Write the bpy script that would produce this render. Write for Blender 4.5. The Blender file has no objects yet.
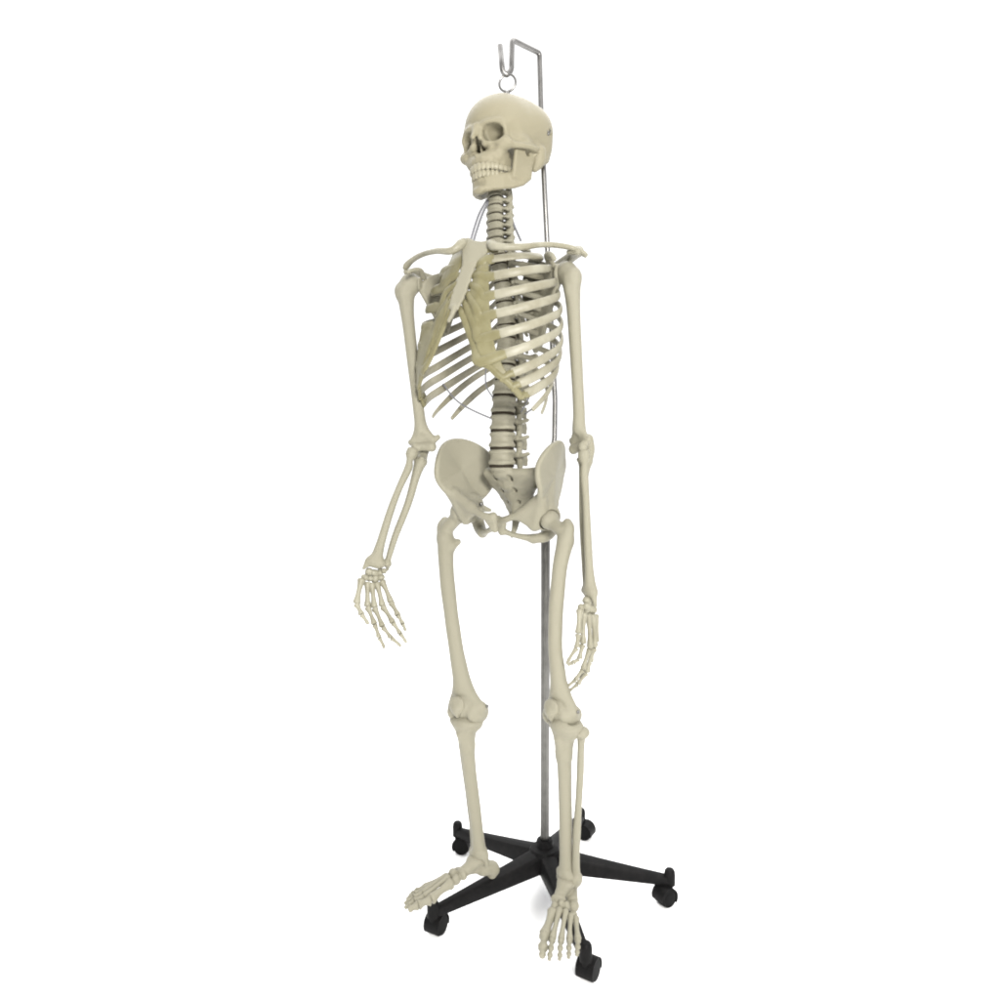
import bpy, math
import numpy as np
from mathutils import Matrix, Vector

scene = bpy.context.scene
COL = scene.collection
V = lambda *a: np.array(a, dtype=float)

# ------------------------------------------------------------------ camera
CAM = V(0.0, -1.6, 0.985)
PITCH, FPX = 0.041, 705.0
cd = bpy.data.cameras.new('camera')
cam = bpy.data.objects.new('camera', cd)
COL.objects.link(cam)
cam.location = CAM
cam.rotation_euler = (math.pi / 2 - PITCH, 0, 0)
cd.sensor_width = 36.0
cd.lens = 36.0 * FPX / 1000.0
cd.clip_end = 200
scene.camera = cam


def P(px, py, y):
    """world point that lies at depth y and was measured at (px, py) in the photograph"""
    u, v = (px - 500) / FPX, (500 - py) / FPX
    t = (y - CAM[1]) / (math.cos(PITCH) + v * math.sin(PITCH))
    return V(u * t, y, CAM[2] + t * (v * math.cos(PITCH) - math.sin(PITCH)))


# ------------------------------------------------------------------ materials
def material(name, base, rough=0.5, metal=0.0, var=0.0, scale=30, bump=0.0, bscale=200, var_col=None, sss=0.0, coat=0.0):
    m = bpy.data.materials.new(name)
    m.use_nodes = True
    nt = m.node_tree
    b = nt.nodes['Principled BSDF']
    b.inputs['Base Color'].default_value = (*base, 1)
    b.inputs['Roughness'].default_value = rough
    b.inputs['Metallic'].default_value = metal
    if coat:
        b.inputs['Coat Weight'].default_value = coat
        b.inputs['Coat Roughness'].default_value = 0.25
    if sss:
        b.inputs['Subsurface Weight'].default_value = sss
        b.inputs['Subsurface Radius'].default_value = (0.006, 0.004, 0.002)
    tc = nt.nodes.new('ShaderNodeTexCoord')
    if var_col:
        n = nt.nodes.new('ShaderNodeTexNoise')
        n.inputs['Scale'].default_value = scale
        n.inputs['Detail'].default_value = 6
        n.inputs['Roughness'].default_value = 0.6
        nt.links.new(tc.outputs['Object'], n.inputs['Vector'])
        r = nt.nodes.new('ShaderNodeValToRGB')
        r.color_ramp.elements[0].position = 0.34
        r.color_ramp.elements[0].color = (*var_col, 1)
        r.color_ramp.elements[1].position = 0.62
        r.color_ramp.elements[1].color = (*base, 1)
        nt.links.new(n.outputs['Fac'], r.inputs['Fac'])
        nt.links.new(r.outputs['Color'], b.inputs['Base Color'])
    if bump:
        n2 = nt.nodes.new('ShaderNodeTexNoise')
        n2.inputs['Scale'].default_value = bscale
        n2.inputs['Detail'].default_value = 4
        nt.links.new(tc.outputs['Object'], n2.inputs['Vector'])
        bp = nt.nodes.new('ShaderNodeBump')
        bp.inputs['Strength'].default_value = bump
        bp.inputs['Distance'].default_value = 0.002
        nt.links.new(n2.outputs['Fac'], bp.inputs['Height'])
        nt.links.new(bp.outputs['Normal'], b.inputs['Normal'])
    return m


M_BONE = material('ivory_plastic', (0.216, 0.205, 0.157), 0.42, var_col=(0.158, 0.146, 0.103), scale=18, bump=0.35, bscale=110)
M_SKULL = material('ivory_plastic_skull', (0.202, 0.184, 0.128), 0.42, var_col=(0.176, 0.158, 0.104), scale=14, bump=0.3, bscale=90)
M_CART = material('olive_rubber', (0.142, 0.13, 0.072), 0.42, var_col=(0.108, 0.096, 0.047), scale=25, bump=0.2, bscale=90)
M_DISC = material('dark_rubber', (0.024, 0.019, 0.013), 0.7)
M_CANAL = material('brown_rubber', (0.09, 0.072, 0.045), 0.6)
M_TEETH = material('tooth_enamel', (0.212, 0.195, 0.14), 0.36)
M_STEEL = material('brushed_steel', (0.25, 0.243, 0.235), 0.4, 1.0, var_col=(0.19, 0.185, 0.178), scale=40)
M_STEELD = material('grey_steel_tube', (0.15, 0.147, 0.138), 0.4, 1.0, var_col=(0.12, 0.117, 0.11), scale=40)
M_BLACK = material('black_nylon', (0.005, 0.005, 0.005), 0.5, var_col=(0.008, 0.0075, 0.0075), scale=60, bump=0.1, bscale=400)
M_TYRE = material('black_tyre', (0.005, 0.005, 0.005), 0.6)
M_WIRE = material('grey_wire', (0.13, 0.13, 0.14), 0.4)
for _m in (M_BLACK, M_TYRE, M_DISC):
    _m.node_tree.nodes['Principled BSDF'].inputs['Specular IOR Level'].default_value = 0.06
for _m in (M_BONE, M_SKULL, M_CART, M_TEETH):
    _m.node_tree.nodes['Principled BSDF'].inputs['Specular IOR Level'].default_value = 0.22
M_FLOOR = material('white_sweep', (0.96, 0.96, 0.96), 0.9)


# ------------------------------------------------------------------ object helpers
def link(name, me, mat, parent=None, M=None):
    o = bpy.data.objects.new(name, me)
    COL.objects.link(o)
    if mat is not None:
        me.materials.append(mat)
    if M is not None:
        o.matrix_world = Matrix(M.tolist())
    if parent is not None:
        o.parent = parent
        o.matrix_parent_inverse = Matrix.Identity(4)
        if M is not None:
            o.matrix_basis = parent.matrix_world.inverted() @ Matrix(M.tolist())
        else:
            o.matrix_basis = parent.matrix_world.inverted()
    return o


def place(o, parent, M):
    o.parent = parent
    o.matrix_parent_inverse = Matrix.Identity(4)
    o.matrix_basis = parent_world(parent).inverted() @ Matrix(M.tolist())


def parent_world(p):
    m = p.matrix_basis.copy()
    while p.parent is not None:
        p = p.parent
        m = p.matrix_basis @ m
    return m


def add(name, me, mat, parent, M=None):
    if M is not None and np.linalg.det(M[:3, :3]) < 0:      # mirrored: keep the faces turned outwards
        me = me.copy()
        me.flip_normals()
    o = bpy.data.objects.new(name, me)
    COL.objects.link(o)
    if mat is not None and not me.materials:
        me.materials.append(mat)
    if M is None and parent.parent is not None:
        # world-space mesh under a part: bring its vertices into the part's own space
        q = parent_world(parent).inverted()
        me.transform(q)
        if q.determinant() < 0:
            me.flip_normals()
        o.parent = parent
    else:
        place(o, parent, M if M is not None else np.eye(4))
    return o


def dup(o, parent, M):
    c = o.copy()
    COL.objects.link(c)
    place(c, parent, M)
    return c


def empty(name, loc, **props):
    o = bpy.data.objects.new(name, None)
    COL.objects.link(o)
    o.location = loc
    o.empty_display_size = 0.05
    for k, v in props.items():
        o[k] = v
    return o


def mesh(name, verts, faces, smooth=True):
    me = bpy.data.meshes.new(name)
    me.from_pydata(np.asarray(verts).tolist(), [], [list(map(int, f)) for f in faces])
    me.update()
    if smooth:
        me.polygons.foreach_set('use_smooth', np.ones(len(me.polygons), dtype=bool))
    return me


def unit(v):
    v = np.asarray(v, float)
    return v / (np.linalg.norm(v) + 1e-12)


def frame(origin, x, y, z):
    M = np.eye(4)
    M[:3, 0], M[:3, 1], M[:3, 2], M[:3, 3] = x, y, z, origin
    return M


def body(theta):
    """left and forward directions of a body turned theta degrees towards the camera's left"""
    t = math.radians(theta)
    return V(math.cos(t), -math.sin(t), 0), V(-math.sin(t), -math.cos(t), 0)


def bframe(origin, theta, s=0.001, pitch=0.0, roll=0.0, sx=1.0):
    L, F = body(theta)
    U = V(0, 0, 1)
    p = math.radians(pitch)
    F, U = F * math.cos(p) + U * math.sin(p), U * math.cos(p) - F * math.sin(p)
    r = math.radians(roll)
    L, U = L * math.cos(r) + U * math.sin(r), U * math.cos(r) - L * math.sin(r)
    return frame(origin, L * s * sx, F * s, U * s)


def bone_frame(A, B, length, lat, cross=1.0):
    """local z runs from B (at -length) up to A (at 0); x towards lat"""
    z = unit(A - B)
    x = unit(lat - z * np.dot(lat, z))
    y = np.cross(z, x)
    k = np.linalg.norm(A - B) / length
    return frame(A, x * 0.001 * cross, y * 0.001 * cross, z * k)


def xf(M, p):
    return M[:3, :3] @ np.asarray(p, float) + M[:3, 3]


# ------------------------------------------------------------------ signed distance modelling (mm)
class SDF:
    def __init__(s, lo, hi, h):
        s.h = h
        s.lo = np.asarray(lo, float)
        n = np.ceil((np.asarray(hi, float) - s.lo) / h).astype(int) + 1
        s.ax = [s.lo[i] + h * np.arange(n[i]) for i in range(3)]
        s.d = np.full(n, 60.0, dtype=np.float32)

    def _box(s, lo, hi, m):
        sl, g = [], []
        for i in range(3):
            a = int(max(0, math.floor((lo[i] - m - s.lo[i]) / s.h)))
            b = int(min(len(s.ax[i]), math.ceil((hi[i] + m - s.lo[i]) / s.h) + 1))
            if b <= a:
                return None, None
            sl.append(slice(a, b))
            sh = [1, 1, 1]
            sh[i] = -1
            g.append(s.ax[i][a:b].astype(np.float32).reshape(sh))
        return tuple(sl), g

    def _put(s, sl, p, k, sub):
        d = s.d[sl]
        if sub:
            p = -p
            if k > 0:
                hh = np.maximum(k - np.abs(d - p), 0) / k
                s.d[sl] = np.maximum(d, p) + hh * hh * k * 0.25
            else:
                s.d[sl] = np.maximum(d, p)
        else:
            if k > 0:
                hh = np.maximum(k - np.abs(d - p), 0) / k
                s.d[sl] = np.minimum(d, p) - hh * hh * k * 0.25
            else:
                s.d[sl] = np.minimum(d, p)

    def cone(s, a, b, ra, rb, k=3.0, sub=False):
        a, b = np.asarray(a, float), np.asarray(b, float)
        r = max(ra, rb)
        sl, g = s._box(np.minimum(a, b) - r, np.maximum(a, b) + r, k + 3 * s.h)
        if sl is None:
            return
        ab = b - a
        q = [g[i] - a[i] for i in range(3)]
        t = np.clip((q[0] * ab[0] + q[1] * ab[1] + q[2] * ab[2]) / max(ab @ ab, 1e-9), 0, 1)
        p = np.sqrt((q[0] - t * ab[0]) ** 2 + (q[1] - t * ab[1]) ** 2 + (q[2] - t * ab[2]) ** 2) - (ra + (rb - ra) * t)
        s._put(sl, p, k, sub)

    def _group(s, k, fn):
        """build fn's shapes into a field of their own, then blend that field in once"""
        keep = s.d
        s.d = np.full_like(keep, 60.0)
        fn()
        t = s.d
        hh = np.maximum(k - np.abs(keep - t), 0) / k
        s.d = np.minimum(keep, t) - hh * hh * k * 0.25

    def chain(s, pts, rads, k=3.0, sub=False):
        pts = [np.asarray(p, float) for p in pts]
        if len(pts) > 2:
            n = (len(pts) - 1) * 4 + 1
            q = spline(np.hstack([np.array(pts), np.array(rads, float)[:, None]]), n)
            pts, rads = [r[:3] for r in q], [max(r[3], .5) for r in q]

        def go():
            for i in range(len(pts) - 1):
                s.cone(pts[i], pts[i + 1], rads[i], rads[i + 1], 0 if not sub else k, sub)
        if sub:
            go()
        else:
            s._group(k, go)

    def ball(s, c, r, k=3.0, sub=False):
        s.cone(c, c, r, r, k, sub)

    def ell(s, c, r, k=3.0, sub=False, rx=0, ry=0, rz=0, pw=2.0):
        c, r = np.asarray(c, float), np.asarray(r, float)
        R = np.eye(3)
        m = r
        if rx or ry or rz:
            R = np.array(Matrix.Rotation(math.radians(rz), 3, 'Z') @ Matrix.Rotation(math.radians(ry), 3, 'Y') @ Matrix.Rotation(math.radians(rx), 3, 'X'))
            m = np.full(3, r.max())
        sl, g = s._box(c - m, c + m, k + 3 * s.h)
        if sl is None:
            return
        q = [g[i] - c[i] for i in range(3)]
        l = [(q[0] * R[0, i] + q[1] * R[1, i] + q[2] * R[2, i]) / r[i] for i in range(3)]
        if pw == 2.0:
            k0 = np.sqrt(l[0] ** 2 + l[1] ** 2 + l[2] ** 2) + 1e-6
        else:
            k0 = (np.abs(l[0]) ** pw + np.abs(l[1]) ** pw + np.abs(l[2]) ** pw) ** (1 / pw) + 1e-6
        k2 = np.sqrt(l[0] ** 2 + l[1] ** 2 + l[2] ** 2) + 1e-6
        k1 = np.sqrt((l[0] / r[0]) ** 2 + (l[1] / r[1]) ** 2 + (l[2] / r[2]) ** 2) + 1e-6
        p = (k2 * (k0 - 1) / k1) if pw == 2.0 else (k0 - 1) * (k2 / k1)
        s._put(sl, p, k, sub)

    def tri(s, a, b, c, ra, rb, rc, k=3.0, sub=False):
        a, b, c = (np.asarray(v, float) for v in (a, b, c))
        r = max(ra, rb, rc)
        sl, g = s._box(np.minimum(np.minimum(a, b), c) - r, np.maximum(np.maximum(a, b), c) + r, k + 3 * s.h)
        if sl is None:
            return
        e0, e1 = b - a, c - a
        q = [g[i] - a[i] for i in range(3)]
        d00, d01, d11 = e0 @ e0, e0 @ e1, e1 @ e1
        d20 = q[0] * e0[0] + q[1] * e0[1] + q[2] * e0[2]
        d21 = q[0] * e1[0] + q[1] * e1[1] + q[2] * e1[2]
        den = d00 * d11 - d01 * d01
        v = (d11 * d20 - d01 * d21) / den
        w = (d00 * d21 - d01 * d20) / den
        ins = (v >= 0) & (w >= 0) & (v + w <= 1)
        v2, w2 = np.where(ins, v, 0), np.where(ins, w, 0)
        dd = np.sqrt((q[0] - v2 * e0[0] - w2 * e1[0]) ** 2 + (q[1] - v2 * e0[1] - w2 * e1[1]) ** 2 + (q[2] - v2 * e0[2] - w2 * e1[2]) ** 2)
        best = np.where(ins, dd - (ra + (rb - ra) * v2 + (rc - ra) * w2), 1e3)
        for (p0, p1, r0, r1) in ((a, b, ra, rb), (b, c, rb, rc), (c, a, rc, ra)):
            ab = p1 - p0
            z = [g[i] - p0[i] for i in range(3)]
            t = np.clip((z[0] * ab[0] + z[1] * ab[1] + z[2] * ab[2]) / (ab @ ab), 0, 1)
            best = np.minimum(best, np.sqrt((z[0] - t * ab[0]) ** 2 + (z[1] - t * ab[1]) ** 2 + (z[2] - t * ab[2]) ** 2) - (r0 + (r1 - r0) * t))
        s._put(sl, best.astype(np.float32), k, sub)

    def slab(s, pts, rads, mid, rmid, k=3.0):
        """fan of triangles around mid"""
        n = len(pts)

        def go():
            for i in range(n):
                j = (i + 1) % n
                s.tri(mid, pts[i], pts[j], rmid, rads[i], rads[j], 0)
        s._group(k, go)

    def rough(s, amp, f, seed=0):
        x, y, z = (s.ax[0][:, None, None], s.ax[1][None, :, None], s.ax[2][None, None, :])
        r = np.random.default_rng(seed)
        for i in range(4):
            w = r.normal(size=3)
            w = w / np.linalg.norm(w) * f * (0.6 + 0.8 * r.random())
            s.d += (amp * 0.5 * np.sin(w[0] * x + w[1] * y + w[2] * z + r.random() * 6.3)).astype(np.float32)

    def mesh(s, name, smooth=2):
        f = s.d
        f[0], f[-1], f[:, 0], f[:, -1], f[:, :, 0], f[:, :, -1] = 9, 9, 9, 9, 9, 9
        ins = f < 0
        cnt = np.zeros(tuple(n - 1 for n in f.shape), dtype=np.int8)
        C = [(i, j, k) for i in (0, 1) for j in (0, 1) for k in (0, 1)]
        n0, n1, n2 = cnt.shape
        for (i, j, k) in C:
            cnt += ins[i:i + n0, j:j + n1, k:k + n2]
        act = (cnt > 0) & (cnt < 8)
        idx = np.argwhere(act)
        vid = np.full(cnt.shape, -1, dtype=np.int64)
        vid[act] = np.arange(len(idx))
        val = np.stack([f[idx[:, 0] + i, idx[:, 1] + j, idx[:, 2] + k] for (i, j, k) in C], 1)
        acc = np.zeros((len(idx), 3))
        num = np.zeros(len(idx))
        CA = np.array(C, float)
        for a in range(8):
            for b in range(a + 1, 8):
                if np.abs(CA[a] - CA[b]).sum() != 1:
                    continue
                m = (val[:, a] < 0) != (val[:, b] < 0)
                t = val[m, a] / (val[m, a] - val[m, b])
                acc[m] += CA[a] + (CA[b] - CA[a]) * t[:, None]
                num[m] += 1
        vs = s.lo + s.h * (idx + acc / num[:, None])
        quads = []
        for ax in range(3):
            A = np.take(ins, range(0, f.shape[ax] - 1), ax)
            B = np.take(ins, range(1, f.shape[ax]), ax)
            e = np.argwhere(A != B)
            o1, o2 = (ax + 1) % 3, (ax + 2) % 3
            e = e[(e[:, o1] > 0) & (e[:, o2] > 0) & (e[:, o1] < cnt.shape[o1]) & (e[:, o2] < cnt.shape[o2])]
            flip = ins[e[:, 0], e[:, 1], e[:, 2]]
            def cell(d1, d2):
                c = e.copy()
                c[:, o1] -= d1
                c[:, o2] -= d2
                return vid[c[:, 0], c[:, 1], c[:, 2]]
            q = np.stack([cell(1, 1), cell(0, 1), cell(0, 0), cell(1, 0)], 1)
            q[~flip] = q[~flip][:, ::-1]
            quads.append(q)
        q = np.concatenate(quads)
        q = q[(q >= 0).all(1)]
        for it in range(smooth + 2):
            for lam in (0.5, -0.42):
                sm = np.zeros_like(vs)
                n = np.zeros(len(vs))
                for a in range(4):
                    i, j = q[:, a], q[:, (a + 1) % 4]
                    for c in range(3):
                        sm[:, c] += np.bincount(i, vs[j, c], len(vs)) + np.bincount(j, vs[i, c], len(vs))
                    n += np.bincount(i, minlength=len(vs)) + np.bincount(j, minlength=len(vs))
                vs = vs + lam * (sm / np.maximum(n, 1)[:, None] - vs)
        return mesh(name, vs, q)


# ------------------------------------------------------------------ swept and lathed meshes
def spline(pts, n):
    """Catmull-Rom through pts, n samples"""
    p = np.asarray(pts, float)
    p = np.vstack([2 * p[0] - p[1], p, 2 * p[-1] - p[-2]])
    out = []
    m = len(p) - 3
    for t in np.linspace(0, m - 1e-6, n):
        i = int(t)
        u = t - i
        a, b, c, d = p[i:i + 4]
        out.append(0.5 * (2 * b + (c - a) * u + (2 * a - 5 * b + 4 * c - d) * u * u + (3 * b - a - 3 * c + d) * u ** 3))
    return np.array(out)


class MB:
    def __init__(s):
        s.v, s.f = [], []

    def sweep(s, path, ra, rb=None, normal=None, seg=10, cap=True):
        """tube along path; ra radius along the side direction, rb along the normal direction"""
        path = np.asarray(path, float)
        n = len(path)
        ra = np.full(n, ra) if np.isscalar(ra) else np.asarray(ra)
        rb = ra if rb is None else (np.full(n, rb) if np.isscalar(rb) else np.asarray(rb))
        T = np.gradient(path, axis=0)
        base = len(s.v)
        prev = None
        for i in range(n):
            t = unit(T[i])
            if normal is not None:
                N = normal[i] if np.ndim(normal) == 2 else np.asarray(normal)
            elif prev is None:
                N = V(1, 0, 0) if abs(t[0]) < 0.8 else V(0, 1, 0)
            else:
                N = prev
            N = unit(N - t * np.dot(N, t))
            prev = N
            S = np.cross(t, N)
            for a in range(seg):
                w = 2 * math.pi * a / seg
                s.v.append(path[i] + S * ra[i] * math.cos(w) + N * rb[i] * math.sin(w))
        for i in range(n - 1):
            for a in range(seg):
                b = (a + 1) % seg
                s.f.append((base + i * seg + a, base + i * seg + b, base + (i + 1) * seg + b, base + (i + 1) * seg + a))
        if cap:
            s.f.append(tuple(base + a for a in range(seg))[::-1])
            s.f.append(tuple(base + (n - 1) * seg + a for a in range(seg)))
        return s

    def knuckle(s, a, b, r, head=1.5, base=1.7, seg=10):
        """small long bone with swollen ends"""
        a, b = np.asarray(a, float), np.asarray(b, float)
        t = np.array([0, .03, .09, .17, .28, .45, .62, .76, .86, .94, .985, 1.0])
        k = np.array([.55, base * .92, base, base * .82, 1.1, .92, .95, 1.12, head * .92, head, head * .8, .4])
        pts = a + (b - a) * t[:, None]
        d = b - a
        sag = np.linalg.norm(d) * 0.03 * np.sin(np.pi * t)
        N = unit(np.cross(np.cross(d, V(0, 0, 1)) + 1e-6, d))
        pts = pts + N * sag[:, None]
        return s.sweep(pts, r * k, r * k * 0.92, seg=seg)

    def blob(s, c, r, seg=10, rings=7, rot=None, rng=None):
        c = np.asarray(c, float)
        base = len(s.v)
        R = np.eye(3) if rot is None else rot
        for i in range(rings + 1):
            th = math.pi * i / rings
            for a in range(seg):
                w = 2 * math.pi * a / seg
                p = V(math.sin(th) * math.cos(w), math.sin(th) * math.sin(w), math.cos(th))
                p = np.sign(p) * np.abs(p) ** 0.8
                if rng is not None and 0 < i < rings:
                    p = p * (1 + 0.12 * (rng.random() - .5))
                s.v.append(c + R @ (p * r))
        for i in range(rings):
            for a in range(seg):
                b = (a + 1) % seg
                s.f.append((base + i * seg + a, base + (i + 1) * seg + a, base + (i + 1) * seg + b, base + i * seg + b))
        return s

    def lathe(s, prof, M, seg=32):
        """profile of (r, z) turned about the local z axis of M"""
        base = len(s.v)
        for (r, z) in prof:
            for a in range(seg):
                w = 2 * math.pi * a / seg
                s.v.append(xf(M, (r * math.cos(w), r * math.sin(w), z)))
        for i in range(len(prof) - 1):
            for a in range(seg):
                b = (a + 1) % seg
                s.f.append((base + i * seg + a, base + i * seg + b, base + (i + 1) * seg + b, base + (i + 1) * seg + a))
        s.f.append(tuple(base + a for a in range(seg))[::-1])
        s.f.append(tuple(base + (len(prof) - 1) * seg + a for a in range(seg)))
        return s

    def build(s, name, smooth=True):
        return mesh(name, s.v, s.f, smooth)


def auto_sharp(me, deg=35):
    me.set_sharp_from_angle(angle=math.radians(deg))


def bevel(o, w, seg=2):
    m = o.modifiers.new('bevel', 'BEVEL')
    m.width = w
    m.segments = seg
    m.limit_method = 'ANGLE'
    m.angle_limit = math.radians(35)


# ================================================================== THE SKELETON
PLUMB = P(507, 97, -0.07)                                  # the crown of the skull, under the hook
PL = V(PLUMB[0] + 0.012, PLUMB[1], 0)
skeleton = empty('skeleton', (PL[0], PL[1], 0.0),
                 label='cream plastic human skeleton model hanging from the steel hook, feet clear of the floor',
                 category='skeleton')
TH = 40.0
L0, F0 = body(TH)


def bp(l, f, z, L=L0, F=F0):
    return PL + L * l + F * f + V(0, 0, z)


# ------------------------------------------------------------------ skull
def build_skull():
    s = SDF((-84, -104, -72), (84, 122, 132), 1.4)
    # brain case
    s.ell((0, 0, 52), (69, 84, 71), 0)
    s.ell((0, 30, 55), (62, 66, 58), 14)
    for g in (1, -1):
        s.ell((g * 42, 50, 30), (18, 30, 30), 14)
    s.ell((0, -37, 35), (61, 50, 56), 12)
    s.ell((34, -20, 60), (38, 46, 42), 12)
    s.ell((-34, -20, 60), (38, 46, 42), 12)
    s.ell((0, -20, 0), (52, 66, 20), 14)                   # base
    # brow and forehead
    for g in (1, -1):
        s.chain([(g * 6, 92, 33), (g * 22, 90, 37), (g * 38, 82, 36), (g * 47, 73, 27)], [6, 6, 5, 4.5], 8)
        s.chain([(g * 47, 76, 28), (g * 49, 72, 14), (g * 47, 73, 2)], [5, 4.6, 6], 5)             # outer orbit rim
        s.ell((g * 47, 72, -5), (14, 13, 12), 6)                                                 # cheekbone
        s.chain([(g * 16, 90, 0), (g * 32, 85, -4), (g * 46, 76, -4)], [6, 6, 7], 5)             # lower rim
        s.chain([(g * 8, 92, 30), (g * 11, 92, 14), (g * 15, 89, -2)], [5, 5, 6], 4)             # inner rim
        s.chain([(g * 52, 68, -7), (g * 62, 46, -7), (g * 66, 24, -4), (g * 64, 4, -1)], [7, 5.8, 5.4, 5.5], 4)   # cheek arch
        s.chain([(g * 40, 76, -12), (g * 30, 76, -28)], [9, 8], 8)
        s.chain([(g * 54, -14, 4), (g * 54, -14, -16), (g * 50, -8, -32)], [16, 13, 6], 8)        # mastoid
        s.ell((g * 26, 66, -20), (15, 24, 20), 8)                                                # upper jaw sides
        s.ell((g * 44, 20, 4), (20, 36, 14), 8)
        s.ell((g * 49, 36, 10), (15, 28, 15), 8)
    s.ell((0, 74, -26), (32, 24, 17), 8)
    s.chain([(0, 95, 34), (0, 99, 24), (0, 106, 10)], [7, 5.5, 4.2], 5)                           # nasal bones
    s.chain([(5, 93, 28), (8, 96, 10)], [4, 4], 4)
    s.chain([(-5, 93, 28), (-8, 96, 10)], [4, 4], 4)
    # tooth bearing arch of the upper jaw
    arch = [(g * x, y) for g in (1,) for x, y in ((0, 96), (10, 94.5), (19, 90), (26, 81), (30, 68), (32, 52))]
    for g in (1, -1):
        for i in range(len(arch) - 1):
            (x0, y0), (x1, y1) = arch[i], arch[i + 1]
            s.cone((g * x0, y0 - 4, -31), (g * x1, y1 - 4, -31), 7, 7, 4)
            s.cone((g * x0, y0 - 5, -38), (g * x1, y1 - 5, -38), 5.5, 5.5, 3)
    s.cone((0, 96, -24), (0, 100, -23), 3, 1.5, 4)                                               # nasal spine
    # hollows
    for g in (1, -1):
        s.ell((g * 30, 84, 16), (17.5, 26, 16), 5, True, ry=g * 8, pw=2.4)
        s.cone((g * 28, 84, 15), (g * 20, 56, 12), 13, 8, 4, True)
        s.cone((g * 26, 68, 9), (g * 15, 30, 8), 7, 5, 3, True)
        s.ell((g * 68, 66, 18), (11, 18, 17), 10, True)                                           # temple hollow
        s.ell((g * 52, 34, -20), (7, 16, 13), 4, True)                                            # behind the cheek arch
        s.ell((g * 52, 40, -40), (14, 40, 24), 6, True)
        s.tri((g * 47, 74, 30), (g * 46, 73, 0), (g * 27, 42, 14), 2.2, 2.2, 2.5, 2)
        s.ball((g * 68, -1, -4), 4.2, 2, True)                                                    # ear hole
        s.cone((g * 72, -1, -4), (g * 44, 2, -6), 3.6, 3, 2, True)
        s.ell((g * 33, 92, -12), (7, 6, 8), 5, True)
        s.ball((g * 31, 93, -8), 2, 1.5, True)
        s.cone((g * 66, -36, 38), (g * 75, -34, 42), 1, 1, 1)
    # pear shaped nose opening
    for g in (1, -1):
        s.cone((g * 4.8, 92, -15), (g * 1.2, 100, 4), 6.2, 2.6, 2, True)
        s.cone((g * 4.8, 104, -15), (g * 1.2, 108, 2), 5.8, 2.4, 2, True)
        s.cone((g * 5, 88, -14), (g * 5, 60, -10), 7, 5, 2, True)
    s.tri((0, 86, 4), (0, 84, -22), (0, 60, -10), 1, 1, 1, 1)
    s.ell((0, 30, -40), (20, 40, 22), 6, True)
    s.ell((0, -30, -30), (20, 26, 16), 8, True)
    s.ell((0, -74, -18), (60, 40, 24), 10, True, rx=-24)
    s.rough(0.5, 0.11, 3)
    return s.mesh('skull')


def build_jaw():
    s = SDF((-64, -20, -110), (64, 112, 6), 1.4)
    arch = [(0, 92, -78), (12, 90, -77), (22, 83, -75), (31, 68, -72), (40, 48, -67), (46, 30, -59), (50, 16, -49)]
    hh = [11, 11, 11, 11, 11, 10, 7]
    for g in (1, -1):
        def half():
            for i in range(len(arch) - 1):
                a, b = arch[i], arch[i + 1]
                A, B = V(g * a[0], a[1] - 3, a[2]), V(g * b[0], b[1] - 3, b[2])
                s.tri(A + (0, 0, hh[i]), A - (0, 0, hh[i]), B + (0, 0, hh[i + 1]), 5.6, 6.2, 5.4, 0)
                s.tri(A - (0, 0, hh[i]), B + (0, 0, hh[i + 1]), B - (0, 0, hh[i + 1]), 6.2, 5.4, 6.0, 0)
        s._group(5, half)

        def ramus():
            q = [V(g * 50, 12, -46), V(g * 54, 2, -14), V(g * 55, 10, -3), V(g * 54, 30, -3), V(g * 52, 47, -8), V(g * 49, 50, -40), V(g * 46, 50, -62), V(g * 47, 30, -62)]
            m = V(g * 51, 26, -32)
            for i in range(8):
                s.tri(m, q[i], q[(i + 1) % 8], 4.2, 4.4, 4.4, 0)
        s._group(8, ramus)
        s.ell((g * 56, 20, -11), (14, 6, 5.5), 2, True)
        s.cone((g * 58, 0, -8), (g * 48, 0, -8), 5, 5, 4)
    s.ell((0, 95, -90), (15, 7, 8), 5)
    s.ell((0, 97, -76), (26, 4, 5), 5, True)
    s.ball((22, 91, -77), 1.8, 1, True)
    s.ball((-22, 91, -77), 1.8, 1, True)
    s.rough(0.35, 0.1, 5)
    return s.mesh('jawbone')


def build_teeth(z, dy, up):
    s = SDF((-44, 30, z - 11), (44, 108, z + 11), 0.9)
    pts = []
    xs = [(4.3, 97.5, 4.1), (12.2, 95.2, 3.6), (19.2, 90.6, 3.8), (24.6, 84, 3.6), (28.2, 77, 3.6), (30.8, 68, 5), (32.6, 58, 5), (33.6, 49, 4.6)]
    for i, (x, y, w) in enumerate(xs):
        if not up:
            x, y, w = x * 0.93, y - 2 , w * 0.9
        for g in (1, -1):
            ang = math.degrees(math.atan2(x * 1.0, (y - 48) * 0.72)) if i < 5 else 78 + i
            thick = 3.3 if i < 3 else 4.6
            hh = (6.6, 6.0, 6.6, 5.6, 5.4, 5.0, 4.8, 4.4)[i]
            s.ell((g * x, y + dy, z), (w * 1.02, thick, hh + 1.6), 3.2, rz=-g * ang, pw=2.8)
    return s.mesh('teeth', 1)


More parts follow.
